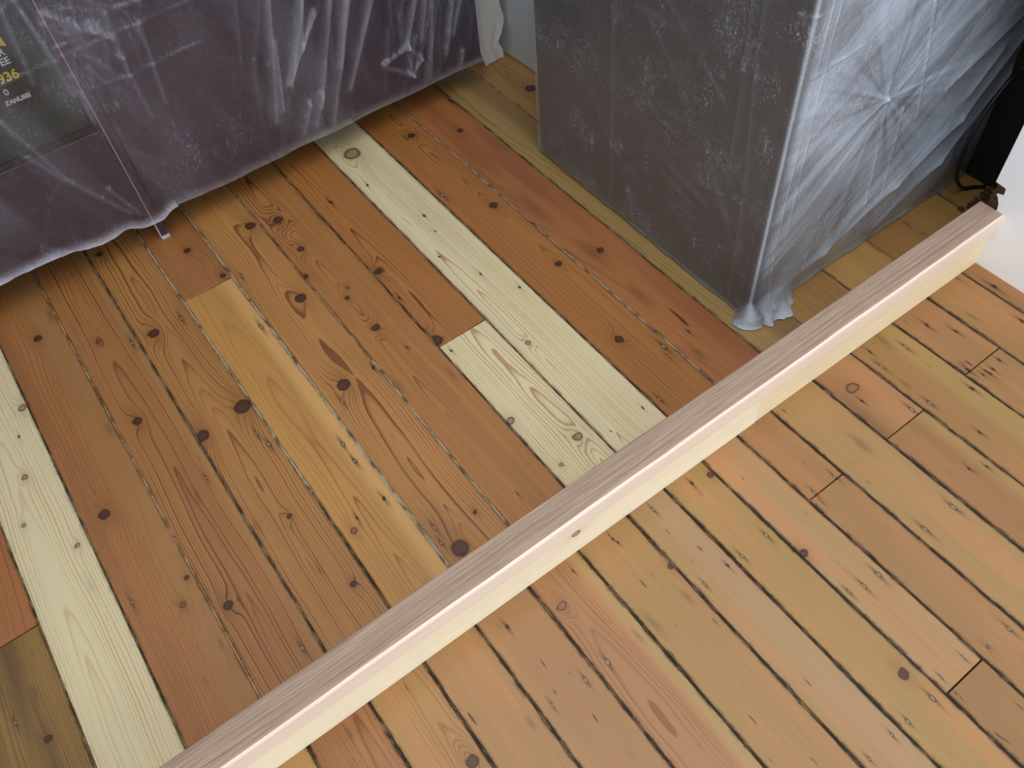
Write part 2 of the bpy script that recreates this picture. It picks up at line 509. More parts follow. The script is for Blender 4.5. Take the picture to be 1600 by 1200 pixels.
kb(.7765, .912, light=lin(164, 106, 60), ring=lin(110, 62, 32), contrast=.7, depth=.03, tilt=.02, pith=.03, spacing=.005)
kb(.912, 1.0475, light=lin(162, 102, 64), ring=lin(118, 66, 38), contrast=.5, depth=.08, pith=-.07, spacing=.006, blot=.6, blotcol=lin(126, 70, 42))
kb(1.0475, 1.175, light=lin(156, 124, 80), ring=lin(112, 84, 48), contrast=.4, depth=.09, pith=-.09, spacing=.008, sap=(-.02, .02),
   sapcol=lin(126, 95, 56))
kb(1.175, 1.338, light=lin(164, 120, 74), ring=lin(122, 82, 44), contrast=.6, depth=.025, tilt=.04, spacing=.007)
kb(1.338, 1.488, light=lin(184, 140, 86), ring=lin(136, 94, 52), contrast=.4, depth=.06, spacing=.006)
kb(1.488, 1.608, light=lin(168, 122, 76), ring=lin(124, 82, 48), contrast=.5, depth=.05, pith=-.04)
kb(1.608, 1.75, light=lin(168, 126, 78), ring=lin(116, 78, 44), contrast=.4)
kb(1.75, 1.9, light=lin(150, 112, 68), ring=lin(106, 70, 40), contrast=.4)
for i, (x, a, b, mt, wd) in enumerate([
        (-.6, KY0, KY1, F_DARK, .003), (-.459, KY0, KY1, F_DARK, .0034), (-.32, KY0, KY1, F_DARK, .0034), (-.179, KY0, KY1, F_PALE, .003),
        (-.046, KY0, KY1, F_DARK, .004), (.0905, 1.0, KY1, F_GREY, .0045), (.0905, KY0, 1.0, F_DARK, .0035), (.223, KY0, 1.1, F_GREY, .0062), (.223, 1.1, KY1, F_GREY, .0046),
        (.363, KY0, 1.22, F_GREY, .0038), (.363, 1.22, KY1, F_PALE, .0025), (.503, KY0, KY1, F_DARK, .0036), (.6355, KY0, KY1, F_DARK, .003),
        (.7765, KY0, KY1, F_DARK, .003), (.912, KY0, KY1, F_GREY, .003), (1.0475, KY0, KY1, F_DARK, .003), (1.175, KY0, KY1, F_PALE, .003),
        (1.338, KY0, KY1, F_DARK, .003), (1.488, KY0, KY1, F_PALE, .003), (1.608, KY0, KY1, F_PALE, .003)]):
    filler(x, a, b, mt, wd, seed=i, z=.0002 if mt is F_GREY else -.0022)

# --- hall side
HY0, HY1 = -.75, .59
HB = lin(226, 168, 108)
HR = lin(168, 108, 60)


def hb(a, b, y0=HY0, y1=HY1, **kw):
    d = dict(light=HB, ring=HR, contrast=.45, edge=.75, blot=.45, blotcol=lin(190, 128, 82), spacing=.0034, depth=.07, pith=.12, tilt=.01, rough=.42)
    d.update(kw)
    d['light'] = tuple(v * k for v, k in zip(d['light'], (.47, .525, .48, 1)))
    d['ticks'] = .85
    if 'sapcol' in d:
        d['sapcol'] = tuple(v * k for v, k in zip(d['sapcol'], (.47, .525, .48, 1)))
    d['ring'] = tuple(v * .75 for v in d['ring'][:3]) + (1,)
    d['contrast'] = min(1.1, d['contrast'] * 1.7)
    return board(a + G * 1.3, b - G * 1.3, y0, y1, **d)


xs = [-.62, -.50, -.385, -.27]
for a, b in zip(xs, xs[1:]):
    hb(a, b, light=lin(220, 160, 100))
hb(-.27, -.149, light=lin(232, 176, 106))
hb(-.149, -.028, light=lin(206, 136, 84), ring=lin(140, 80, 42), contrast=.9, depth=.02, tilt=.02, pith=.03, spacing=.005)
hb(-.028, .086, light=lin(224, 166, 104), contrast=.7, depth=.02, tilt=.025, pith=.03, spacing=.004)
hb(.086, .198, light=lin(222, 162, 106), contrast=.35)
hb(.198, .319, light=lin(224, 164, 108), sap=(-.06, -.03), sapcol=lin(214, 150, 100), contrast=.3)
hb(.319, .437, light=lin(220, 152, 102), ring=lin(156, 96, 54), contrast=.9, pith=-.02, depth=.045, spacing=.0038, tilt=.004,
   sap=(.02, .045), sapcol=lin(232, 184, 118))
hb(.437, .559, light=lin(222, 166, 104), contrast=.5, spacing=.0028)
hb(.559, .655, light=lin(224, 170, 116), contrast=.4, spacing=.0028, sap=(-.02, 0), sapcol=lin(230, 176, 132))
hb(.655, .757, light=lin(222, 170, 106), contrast=.25)
hb(.757, .855, -.0145, HY1, light=lin(232, 180, 128), contrast=.5, spacing=.003)
hb(.757, .855, HY0, -.0157, light=lin(204, 148, 96), contrast=.4)
hb(.855, .953, .3735, HY1, light=lin(216, 154, 104))
hb(.855, .953, HY0, .3723, light=lin(214, 156, 104))
hb(.953, 1.079, light=lin(226, 174, 116), contrast=.4)
hb(1.079, 1.196, .3745, HY1, light=lin(222, 160, 108), contrast=.25)
hb(1.079, 1.196, HY0, .3733, light=lin(206, 146, 96), sap=(.02, .05), sapcol=lin(226, 174, 112), contrast=.4)
hb(1.196, 1.333, light=lin(214, 156, 98), sap=(.0, .03), sapcol=lin(228, 180, 110), contrast=.4)
hb(1.333, 1.45, .3795, HY1, light=lin(216, 152, 100), contrast=.3)
hb(1.333, 1.45, HY0, .3783, light=lin(208, 156, 98), contrast=.45)
hb(1.45, 1.572, light=lin(216, 156, 98), contrast=.35)
hb(1.572, 1.70, light=lin(208, 146, 92), contrast=.35)
for i, (x, wd) in enumerate([(-.385, .004), (-.27, .004), (-.149, .0048), (-.028, .0048), (.086, .0048), (.198, .0045), (.319, .0048), (.437, .004), (.559, .004),
                             (.655, .0036), (.757, .0042), (.855, .0042), (.953, .004), (1.079, .0045), (1.196, .004), (1.333, .0036), (1.45, .003),
                             (1.572, .003)]):
    filler(x, HY0, HY1, F_HALL, wd * .95, seed=40 + i, z=-.0016)

# ------------------------------------------------------------------ timber step between the two floors
step = empty('timber_step', (0.68, .59, 0))
tag(step, 'long pale timber step with rough oak cap crossing the pine floorboards', 'step')
BX0, BX1 = -1.0, 1.62
OAK = wood('rough_oak', .06, lin(172, 148, 130), lin(112, 90, 76), seed=3.3, spacing=.0085, depth=.06, pith=.3, tilt=.004, contrast=.3, wob=.012, ticks=0,
           blot=.45, blotcol=lin(140, 118, 102), edge=0, rough=.75, fibre=.55, axis='X', spec=.25, bump=.5)
LIP = wood('planed_oak', .05, lin(246, 228, 212), lin(222, 192, 166), seed=9.1, spacing=.005, depth=.08, pith=.3, tilt=.004, contrast=.5,
           blot=.2, edge=0, rough=.5, fibre=.06, axis='X', ticks=0)
PIN = wood('pine_riser', .12, lin(255, 246, 218), lin(238, 212, 166), seed=5.6, spacing=.012, depth=.05, pith=.02, tilt=.01, contrast=.35,
           blot=.12, edge=0, rough=.5, fibre=.05, axis='X', ticks=.08, marks=[('P', .565 + .076, .433, .009)])
PIN2 = wood('pine_riser_right', .12, lin(250, 234, 198), lin(228, 196, 146), seed=8.2, spacing=.014, depth=.05, pith=.02, tilt=.01, contrast=.45,
            blot=.25, edge=0, rough=.5, fibre=.07, axis='X', ticks=.1)
# cap: bullnosed section swept along x
prof = []
zt, yf, yb = .153, .557, .6185
zc = .098
for k in range(7):
    a = math.radians(90 * k / 6)
    prof.append((yf + .007 - .007 * math.sin(a), zc + .007 - .007 * math.cos(a)))
for k in range(7):
    a = math.radians(90 * k / 6)
    prof.append((yf + .009 - .009 * math.cos(a), zt - .009 + .009 * math.sin(a)))
prof += [(yb - .0015, zt), (yb, zt - .0015), (yb, zc)]
V, F = [], []
nx = 40
rnd = random.Random(4)
for i in range(nx + 1):
    xx = BX0 + (BX1 - BX0) * i / nx
    j = rnd.uniform(-.0007, .0007)
    for (yy, zz) in prof:
        V.append((xx, yy + (j if yy < yb - .01 else 0), zz))
n = len(prof)
for i in range(nx):
    for k in range(n):
        F.append((i * n + k, i * n + (k + 1) % n, (i + 1) * n + (k + 1) % n, (i + 1) * n + k))
F += [tuple(range(n))[::-1], tuple(nx * n + k for k in range(n))]
cap = mesh_obj('cap_board', V, F, OAK)
cap.data.materials.append(LIP)
for p in cap.data.polygons:
    k = p.index % len(prof)
    if p.index < nx * len(prof) and k not in (11, 12, 13, 14):
        p.material_index = 1
own(cap, step)
cap['label'] = 'rough sawn oak cap'
J = .905
own(box_obj('riser_board', (BX0, J - .0006, .565, .612, 0, zc), PIN, None, .0012), step)
own(box_obj('riser_board', (J + .0008, BX1, .5662, .612, 0, zc), PIN2, None, .0012), step)

# ------------------------------------------------------------------ walls on the right
WHITE = plain('white_plaster', lin(246, 250, 255), .75, .3, .12, 25)
DARKW = plain('dark_recess_shade', lin(30, 26, 23), .8, .25, .3, 30)  # near-black colour stands in for the shade inside the recess
CORE = plain('broken_plaster_core', lin(88, 70, 48), .95, .1, 1.0, 120, var=.8)
# white pier whose plaster edge is broken away low down
ye = .606
edge = [(ye, 2.4), (ye, .215)]
rz = random.Random(8)
zz = .212
while zz > .15:
    edge.append((.583 + rz.uniform(-.006, .010), zz))
    zz -= rz.uniform(.004, .010)
edge += [(.578, .148), (.578, 0)]
poly = [(-1.2, 0), (-1.2, 2.4)] + edge
V = [(1.62, a, b) for a, b in poly] + [(1.645, a, b) for a, b in poly]
n = len(poly)
F = [tuple(range(n)), tuple(range(2 * n - 1, n - 1, -1))] + [(k, k + n, (k + 1) % n + n, (k + 1) % n) for k in range(n)]
wr = mesh_obj('wall_right', V, F, WHITE)
tag(wr, 'white plastered wall end beside the timber step', None, 'structure')
bmc = bmesh.new()
bmesh.ops.create_grid(bmc, x_segments=2, y_segments=2, size=.01)
bmc.free()
# rough dark core behind the plaster skin
V, F = [], []
nz, ny = 26, 10
for i in range(nz + 1):
    for j in range(ny + 1):
        y_ = .45 + (.604 + rz.uniform(-.006, .004) - .45) * j / ny
        V.append((1.6235 + (0.004 if j < 3 else rz.uniform(-.001, .004)), y_, .24 * i / nz))
for i in range(nz):
    for j in range(ny):
        a = i * (ny + 1) + j
        F.append((a, a + 1, a + ny + 2, a + ny + 1))
core = mesh_obj('broken_edge', V, F, CORE, wr)
core['label'] = 'dark broken plaster edge low on the wall'
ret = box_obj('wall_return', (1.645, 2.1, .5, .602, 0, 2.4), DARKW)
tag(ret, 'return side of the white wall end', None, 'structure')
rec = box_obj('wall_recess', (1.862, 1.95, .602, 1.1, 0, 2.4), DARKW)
tag(rec, 'wall coloured dark for the shade in the narrow recess behind the white wall end', None, 'structure')
# ------------------------------------------------------------------ cabinets
AUB = plain('aubergine_gloss', lin(60, 42, 64), .35, .5, .05, 30)
AUBE = plain('aubergine_edge', lin(215, 175, 185), .5, .4)
TAUPE = plain('taupe_panel', lin(92, 80, 74), .45, .4, .05, 30)
TOPM = plain('worktop_laminate', lin(120, 112, 104), .4, .4)
BLACK = plain('black_gap', lin(14, 14, 15), .6, .3)
GLASS = plain('dark_oven_glass', lin(22, 50, 48), .18, .5)
YEL = plain('yellow_print', lin(240, 208, 40), .5, .3)
WHT = plain('white_print', lin(225, 228, 230), .5, .3)
LBL = plain('black_label', lin(22, 25, 25), .35, .4)

CY = 1.93
cab = empty('base_cabinet', (.1, 2.2, 0))
tag(cab, 'aubergine kitchen base cabinet run wrapped in clear polythene along the far floor edge', 'cabinet')


def part(root, name, b, mat, bev=.0012, label=None):
    o = own(box_obj(name, b, mat, None, bev), root)
    if label:
        o['label'] = label
    return o


part(cab, 'carcass', (.158, 1.17, CY + .022, 2.44, .083, .86), AUB)
part(cab, 'oven_housing', (-1.0, .134, CY + .022, 2.44, .083, .346), AUB)
part(cab, 'drawer_front', (-.48, .1335, CY, CY + .02, .081, .341), AUB, .002)
part(cab, 'housing_panel', (.1215, .134, CY, CY + .5, .3445, .86), AUB)
part(cab, 'housing_panel', (-.50, -.484, CY, CY + .5, .3445, .86), AUB)
part(cab, 'door', (-1.0, -.504, CY, CY + .02, .081, .855), AUB, .002)
part(cab, 'side_panel', (.1362, .156, CY - .004, 2.44, 0.004, .86), AUB, .0015, 'aubergine panel end whose foot reaches the floor')
part(cab, 'edge_strip', (.1352, .1376, CY - .0045, CY + .02, .004, .86), AUBE, 0, 'pale edge strip')
part(cab, 'foot_cap', (.1350, .1575, CY - .010, CY + .02, 0.0002, .007), plain('clear_foot_cap', lin(200, 190, 195), .3, .5), .001, 'pale foot cap on the floor')
part(cab, 'door', (.1585, .660, CY, CY + .02, .081, .855), AUB, .002)
part(cab, 'door', (.6625, 1.17, CY, CY + .02, .081, .855), AUB, .002)
part(cab, 'plinth', (-1.0, 1.17, 2.13, 2.148, 0.001, .095), AUB)
part(cab, 'worktop', (-1.0, 1.172, CY - .006, 2.45, .861, .895), TOPM, .003)

ov = empty('oven', (-.18, 2.1, .35))
tag(ov, 'dark glass built-in oven behind polythene with yellow and white lettering', 'oven')
part(ov, 'oven_body', (-.47, .112, CY + .03, 2.40, .358, .845), BLACK, .003)
part(ov, 'door_glass', (-.478, .1185, CY + .002, CY + .026, .360, .74), GLASS, .003)
part(ov, 'control_panel', (-.478, .1185, CY + .002, CY + .026, .7435, .85), GLASS, .003)
part(ov, 'gap_shade_strip', (-.478, .1205, CY - .001, CY + .026, .347, .3575), BLACK, .001)  # dark strip put in for the shaded gap below the oven glass
stick = part(ov, 'printed_label', (-.22, .056, CY + .0008, CY + .0022, .452, .66), LBL, 0, 'black printed label on the oven glass')


def text(body, x, z, h, mat, name, right=False, bold=0.0):
    cu = bpy.data.curves.new(name, 'FONT')
    cu.body = body
    cu.size = h / .70
    cu.extrude = .0003
    cu.offset = bold
    cu.align_x = 'RIGHT' if right else 'LEFT'
    cu.materials.append(mat)
    tmp = bpy.data.objects.new(name, cu)
    COL.objects.link(tmp)
    dg = bpy.context.evaluated_depsgraph_get()
    me = bpy.data.meshes.new_from_object(tmp.evaluated_get(dg))
    bpy.data.objects.remove(tmp)
    o = bpy.data.objects.new(name, me)
    COL.objects.link(o)
    o.location = (x, CY + .0004, z)
    o.rotation_euler = (math.pi / 2, 0, 0)
    o.parent = stick
    o.matrix_parent_inverse = (Matrix.Translation(ov.location)).inverted() @ Matrix.Translation(ov.location)
    return o


text('R', .039, .574, .0145, WHT, 'lettering', True, .0005)
text('EE', .040, .5545, .0145, WHT, 'lettering', True, .0005)
text('936', .0415, .5215, .020, YEL, 'lettering', True, .0007)
text('0', .005, .4955, .0135, WHT, 'lettering', True, .0003)
text('ZANUSSI', .040, .4745, .0095, WHT, 'lettering', True, .0006)
V = [(.013, CY + .0002, .606), (.049, CY + .0002, .5885), (.046, CY + .0002, .622), (.02, CY + .0002, .632)]
V += [(a, b + .0006, c) for a, b, c in V]
yf_ = mesh_obj('yellow_mark', V, [(0, 1, 2, 3), (7, 6, 5, 4), (0, 4, 5, 1), (1, 5, 6, 2), (2, 6, 7, 3), (3, 7, 4, 0)], YEL)
yf_.parent = stick
yf_['label'] = 'yellow printed shape'

UX0, UX1, UY0, UY1 = 1.101, 1.852, .784, 1.555
uni = empty('end_cabinet', (1.48, 1.17, 0))
tag(uni, 'taupe end cabinet wrapped in hazy polythene standing behind the timber step', 'cabinet')
part(uni, 'side_panel', (UX0, UX0 + .018, UY0 + .02, UY1, .008, .86), TAUPE)
part(uni, 'end_panel', (UX0, UX1, UY0, UY0 + .0185, .008, .86), TAUPE)
part(uni, 'carcass', (UX0 + .0195, UX1, UY0 + .02, UY1, .03, .858), TAUPE)
part(uni, 'foot', (UX0 + .03, UX0 + .08, UY0 + .05, UY0 + .10, .0, .03), BLACK)
part(uni, 'foot', (UX1 - .08, UX1 - .03, UY1 - .10, UY1 - .05, .0, .03), BLACK)
part(uni, 'worktop', (UX0 - .002, UX1, UY0 - .002, UY1, .861, .895), TOPM, .003)

ret2 = empty('corner_cabinet', (1.6, 2.0, 0))
tag(ret2, 'set-back corner cabinet behind a grey plastic sheet beyond the end cabinet', 'cabinet')
part(ret2, 'carcass', (1.367, 1.86, 1.565, 2.44, .06, .86), TAUPE)
part(ret2, 'door', (1.347, 1.365, 1.565, 2.44, .06, .855), TAUPE)
part(ret2, 'plinth', (1.39, 1.86, 1.57, 2.43, .001, .06), BLACK)
part(ret2, 'worktop', (1.345, 1.86, 1.562, 2.45, .861, .895), TOPM, .003)

# ------------------------------------------------------------------ polythene


def vnoise(u, v, seed):
    """smooth value noise on arrays"""
    r = np.random.default_rng(seed).random((64, 64))
    iu, iv = np.floor(u).astype(int), np.floor(v).astype(int)
    fu, fv = u - iu, v - iv
    fu, fv = fu * fu * fu * (fu * (fu * 6 - 15) + 10), fv * fv * fv * (fv * (fv * 6 - 15) + 10)
    g = lambda a, b: r[a % 64, b % 64]
    return (g(iu, iv) * (1 - fu) + g(iu + 1, iv) * fu) * (1 - fv) + (g(iu, iv + 1) * (1 - fu) + g(iu + 1, iv + 1) * fu) * fv


def seg(S, Z, a, b):
    ax, az = a
    bx, bz = b
    dx, dz = bx - ax, bz - az
    L2 = dx * dx + dz * dz
    t = ((S - ax) * dx + (Z - az) * dz) / L2
    tc = np.clip(t, 0, 1)
    d = np.hypot(S - ax - tc * dx, Z - az - tc * dz)
    return d, tc


def ridges(S, Z, lines, D, H):
    """lines: (a, b, width, height, haze, taper)"""
    for a, b, w, amp, hz, tp in lines:
        d, t = seg(S, Z, a, b)
        env = 1 - tp * t
        prof = np.exp(-np.abs(d) / w) * env
        D += amp * prof
        if hz:
            H += hz * np.exp(-(d / (w * .8)) ** 2) * env  # whitening along folds: doubled film plus painted highlights


def parse(s):
    out = []
    for q in s.replace(' ', '').split(';'):
        if q:
            n = [float(v) for v in q.replace('(', '').replace(')', '').split(',')]
            out.append(((n[0], n[1]), (n[2], n[3])))
    return out


def plastic(name, haze, dust, white=(.78, .80, .84, 1), rough=.16, tint=(.93, .93, .95, 1), bump=.5, stretch=(1, 1, 1), gloss=1.0, dscale=26, crease=.3):
    m, T, out = new_mat(name)
    co = T.new('ShaderNodeTexCoord').outputs['Object']
    at = T.new('ShaderNodeAttribute', attribute_name='layers_sheen').outputs['Fac']
    big = T.noise(T.vm('MULTIPLY', co, (5, 5, 4)), 1.0, 3.0, .55)
    spk = T.noise(T.vm('MULTIPLY', co, (1, 1, .6)), 330, 4, .7)
    pat = T.sstep(T.noise(co, dscale * .35, 3, .6), .46, .68)
    scr = T.noise(T.vm('MULTIPLY', co, (60, 60, 22)), 1.0, 5.0, .75)
    dst = T.m('MULTIPLY', T.m('MULTIPLY', T.sstep(spk, .54, .68), T.m('ADD', T.m('MULTIPLY', pat, .85), .15)), dust)
    smear = T.m('MULTIPLY', T.m('MULTIPLY', T.sstep(scr, .52, .72), pat), dust * .5)
    hz = T.m('ADD', T.m('MULTIPLY', T.m('ADD', T.m('MULTIPLY', big, .9), .55), haze), at)
    cn = T.new('ShaderNodeTexNoise', noise_dimensions='3D')
    T.put(cn.inputs['Vector'], T.vm('MULTIPLY', co, tuple(11 * s for s in stretch)))
    cn.inputs['Detail'].default_value = 3
    cn.inputs['Distortion'].default_value = .8
    crs = T.sstep(T.m('ABSOLUTE', T.m('SUBTRACT', cn.outputs['Fac'], .5)), .007, .0)
    pm = T.sstep(T.noise(T.vm('ADD', co, (7.3, 1.1, 4.2)), 4.5, 2, .5), .42, .62)
    crs = T.m('MULTIPLY', T.m('MULTIPLY', crs, pm), crease)
    hz = T.m('ADD', hz, T.m('ADD', T.m('ADD', dst, smear), crs), clamp=True)
    hz = T.m('MINIMUM', hz, .93)
    wr1 = T.new('ShaderNodeTexNoise', noise_dimensions='3D')
    T.put(wr1.inputs['Vector'], T.vm('MULTIPLY', co, tuple(18 * s for s in stretch)))
    wr1.inputs['Detail'].default_value = 4
    wr1.inputs['Distortion'].default_value = 1.2
    rid = T.m('ABSOLUTE', T.m('SUBTRACT', wr1.outputs['Fac'], .5))
    bn = T.new('ShaderNodeBump')
    bn.inputs['Strength'].default_value = bump
    bn.inputs['Distance'].default_value = .006
    T.put(bn.inputs['Height'], rid)
    tr = T.new('ShaderNodeBsdfTransparent')
    tr.inputs[0].default_value = tint
    df = T.new('ShaderNodeBsdfDiffuse')
    df.inputs[0].default_value = white
    T.put(df.inputs['Normal'], bn.outputs[0])
    tl = T.new('ShaderNodeBsdfTranslucent')
    tl.inputs[0].default_value = white
    sc = T.new('ShaderNodeMixShader')
    sc.inputs[0].default_value = .35
    T.put(sc.inputs[1], df.outputs[0])
    T.put(sc.inputs[2], tl.outputs[0])
    mx = T.new('ShaderNodeMixShader')
    T.put(mx.inputs[0], hz)
    T.put(mx.inputs[1], tr.outputs[0])
    T.put(mx.inputs[2], sc.outputs[0])
    gl = T.new('ShaderNodeBsdfGlossy')
    gl.inputs['Roughness'].default_value = rough
    gl.inputs['Color'].default_value = (.9, .94, 1, 1)
    T.put(gl.inputs['Normal'], bn.outputs[0])
    fr = T.new('ShaderNodeFresnel')
    fr.inputs['IOR'].default_value = 1.5
    T.put(fr.inputs['Normal'], bn.outputs[0])
    fm = T.new('ShaderNodeMixShader')
    T.put(fm.inputs[0], T.m('MULTIPLY', fr.outputs[0], 1.7 * gloss, clamp=True))
    T.put(fm.inputs[1], mx.outputs[0])
    T.put(fm.inputs[2], gl.outputs[0])
    T.put(out.inputs[0], fm.outputs[0])
    return m


def grid_obj(name, P, H, mat):
    """P: (n,m,3) points"""
    n, m_ = P.shape[:2]
    idx = np.arange(n * m_).reshape(n, m_)
    F = np.stack([idx[:-1, :-1], idx[1:, :-1], idx[1:, 1:], idx[:-1, 1:]], -1).reshape(-1, 4)
    me = bpy.data.meshes.new(name)
    me.vertices.add(n * m_)
    me.vertices.foreach_set('co', P.reshape(-1).astype(np.float32))
    me.loops.add(F.size)
    me.loops.foreach_set('vertex_index', F.reshape(-1).astype(np.int32))
    me.polygons.add(len(F))
    me.polygons.foreach_set('loop_start', np.arange(0, F.size, 4, dtype=np.int32))
    me.polygons.foreach_set('use_smooth', np.ones(len(F), dtype=bool))
    me.update(calc_edges=True)
    a = me.attributes.new('layers_sheen', 'FLOAT', 'POINT')  # extra haze: folded film layers and painted sheen streaks together
    a.data.foreach_set('value', H.reshape(-1).astype(np.float32))
    me.materials.append(mat)
    o = bpy.data.objects.new(name, me)
    COL.objects.link(o)
    return o


# --- sheet over the base cabinet run
xs = np.arange(-.62, 1.1761, .0042)
ts = np.concatenate([np.linspace(0, 1, 190), np.linspace(1.02, 1.5, 20)])
X, Tt = np.meshgrid(xs, ts, indexing='ij')
hem = .079 + .006 * (vnoise(xs * 14, xs * 0, 3) - .5) + .022 * np.clip((-xs - .0) / .1, 0, 1) * .9
hem = hem - .015 * np.exp(-((xs - .135) / .045) ** 4)
ZT = .902
Z = np.where(Tt <= 1, hem[:, None] + (ZT - hem[:, None]) * np.minimum(Tt, 1), ZT)
Yb = np.where(Tt <= 1, 0, (Tt - 1) * 1.0)
D = .003 + .004 * vnoise(X * 5, Z * 3, 21) + .0022 * vnoise(X * 22, Z * 7, 22)
H = np.zeros_like(D)
A = parse("(0.675,0.446),(0.593,0.260);(0.589,0.431),(0.523,0.177);(0.550,0.204),(0.585,0.383);(0.670,0.438),(0.646,0.340);(0.646,0.340),(0.585,0.264);(0.747,0.419),(0.652,0.169);(0.786,0.404),(0.726,0.251);(0.790,0.396),(0.673,0.104);(0.854,0.377),(0.746,0.177);(0.625,0.188),(0.586,0.112);(0.660,0.198),(0.623,0.115);(0.973,0.320),(0.933,0.225);(1.025,0.311),(0.988,0.102);(1.006,0.319),(0.977,0.219);(1.079,0.260),(1.047,0.151);(1.100,0.138),(1.091,0.098);(1.110,0.278),(1.076,0.197)")
L = []
for (a, b) in A:
    ext = (a[0] + (a[0] - b[0]) * .9, a[1] + (a[1] - b[1]) * .9)
    L.append((ext if a[1] > .25 else a, b, .0055, .010, .20, .35))
    L.append((ext if a[1] > .25 else a, b, .020, .004, .08, .2))
B = parse("(0.933,0.225),(0.933,0.133);(0.933,0.133),(0.968,0.171);(0.968,0.171),(0.932,0.219);(0.852,0.196),(0.933,0.133);(0.932,0.219),(0.853,0.202)")
L += [(a, b, .006, .009, .16, 0) for a, b in B]
Cc = parse("(-0.041,0.454),(0.018,0.257);(0.018,0.257),(0.098,0.117);(-0.035,0.360),(0.008,0.269);(0.106,0.639),(0.116,0.444);(0.104,0.667),(0.120,0.527);(0.074,0.661),(0.056,0.504);(0.251,0.582),(0.245,0.483);(0.245,0.483),(0.245,0.440);(0.308,0.534),(0.289,0.346);(0.243,0.436),(0.247,0.325);(0.226,0.568),(0.240,0.527);(0.133,0.447),(0.126,0.372);(0.082,0.202),(0.116,0.106);(0.143,0.625),(0.246,0.529)")
L += [(a, b, .006, .006, .12, .2) for a, b in Cc]
Fo = parse("(0.245,0.440),(0.299,0.444);(0.299,0.444),(0.423,0.450);(0.151,0.444),(0.241,0.442);(-.1,.520),(0.137,0.535);(0.137,0.535),(0.62,0.549);(.62,.549),(1.17,.556)")
L += [(a, b, .0022, .0028, .10, 0) for a, b in Fo]
# packing creases and loose random folds
rr = random.Random(31)
for k in range(34):
    x0 = rr.uniform(.52, 1.16)
    z0 = rr.uniform(.2, .62)
    ln = rr.uniform(.08, .3)
    L.append(((x0, z0), (x0 - ln * rr.uniform(.1, .42), max(.085, z0 - ln)), rr.uniform(.003, .007), rr.uniform(.002, .007), rr.uniform(.02, .09), .5))
for k in range(30):
    x0, z0 = rr.uniform(-.35, .5), rr.uniform(.12, .66)
    an, ln = rr.uniform(-2.6, -.6), rr.uniform(.04, .18)
    L.append(((x0, z0), (x0 + ln * math.cos(an), z0 + ln * math.sin(an)), rr.uniform(.002, .006), rr.uniform(-.003, .004), rr.uniform(.01, .06), .5))
for k in range(40):     # bunched film at the top left
    x0, z0 = rr.uniform(.13, .34), rr.uniform(.47, .70)
    an, ln = rr.choice([-.35, -1.9, -1.2]) + rr.uniform(-.35, .35), rr.uniform(.03, .11)
    L.append(((x0, z0), (x0 + ln * math.cos(an), z0 + ln * math.sin(an)), rr.uniform(.002, .005), rr.uniform(.002, .006), rr.uniform(.03, .12), .6))
ridges(X, Z, L, D, H)
H += .16 * np.clip(vnoise(X * 11 + Z * 3, Z * 2.6, 26) - .45, 0, 1) + .10 * np.clip(vnoise(X * 26 + Z * 6, Z * 4, 27) - .5, 0, 1)
H += .10 * np.clip(1 - np.hypot((X - .22) / .13, (Z - .58) / .11), 0, 1)
H += .10 * np.clip(1 - np.hypot((X - .12) / .07, (Z - .46) / .08), 0, 1)
# rolled hem
q = np.clip((hem[:, None] + .03 - Z) / .03, 0, 1)
H += q ** 2 * np.where(X < .21, .55, .22)
D += .012 * q ** 2 * np.where(X < .21, .6, .25) * (.5 + vnoise(X * 30, Z * 20, 5))
D = np.where(Tt > 1, .002, D)
Pn = np.stack([X, CY - .0075 - D + Yb, Z + np.where(Tt > 1, .001 + .003 * vnoise(X * 9, Yb * 9, 8), 0)], -1)
PL = plastic('clear_polythene', .035, .32, white=(.70, .71, .86, 1), rough=.10, bump=.5, stretch=(1.6, 1, .45), gloss=.9)
sh = grid_obj('plastic_sheet', Pn, H, PL)
tag(sh, 'clear crinkled polythene sheet hanging over the aubergine base cabinets and oven', 'plastic sheet')

# --- sheet over the end cabinet: runs along the side, round the corner, along the front
R0 = .005
OFF = .004
sx = UX0 - OFF
sy = UY0 - OFF
len1 = UY1 + .002 - (sy + R0)
lenc = R0 * math.pi / 2
len2 = UX1 + .004 - (sx + R0)
s_all = np.concatenate([np.arange(0, len1, .004), len1 + np.linspace(0, lenc, 6), len1 + lenc + np.arange(.004, len2, .004)])
NX, NY, PX, PY = [], [], [], []
for s in s_all:
    if s < len1:
        PX.append(sx); PY.append(UY1 + .002 - s); NX.append(-1); NY.append(0)
    elif s <= len1 + lenc:
        a = (s - len1) / R0
        PX.append(sx + R0 - R0 * math.cos(a)); PY.append(sy + R0 - R0 * math.sin(a)); NX.append(-math.cos(a)); NY.append(-math.sin(a))
    else:
        PX.append(sx + R0 + s - len1 - lenc); PY.append(sy); NX.append(0); NY.append(-1)
NX, NY, PX, PY = map(np.array, (NX, NY, PX, PY))
SC_ = len1 + lenc
to_s_side = lambda y: UY1 + .002 - y
to_s_front = lambda x: SC_ + (x - sx - R0)
ts = np.linspace(0, 1, 215)
S, Tt = np.meshgrid(s_all, ts, indexing='ij')
zb = np.where(s_all < len1, .012 - .010 * s_all / len1, .0025) + .003 * vnoise(s_all * 25, s_all * 0, 13)
Z = zb[:, None] + (.9 - zb[:, None]) * Tt
front = np.clip((S - SC_) / .02, 0, 1)
D = .0015 + .003 * vnoise(S * 5, Z * 4, 31) + .0010 * vnoise(S * 25, Z * 12, 32) + front * (.004 * vnoise(S * 3.1 + Z * 3, Z * 3, 33))
H = np.zeros_like(D)
L = []
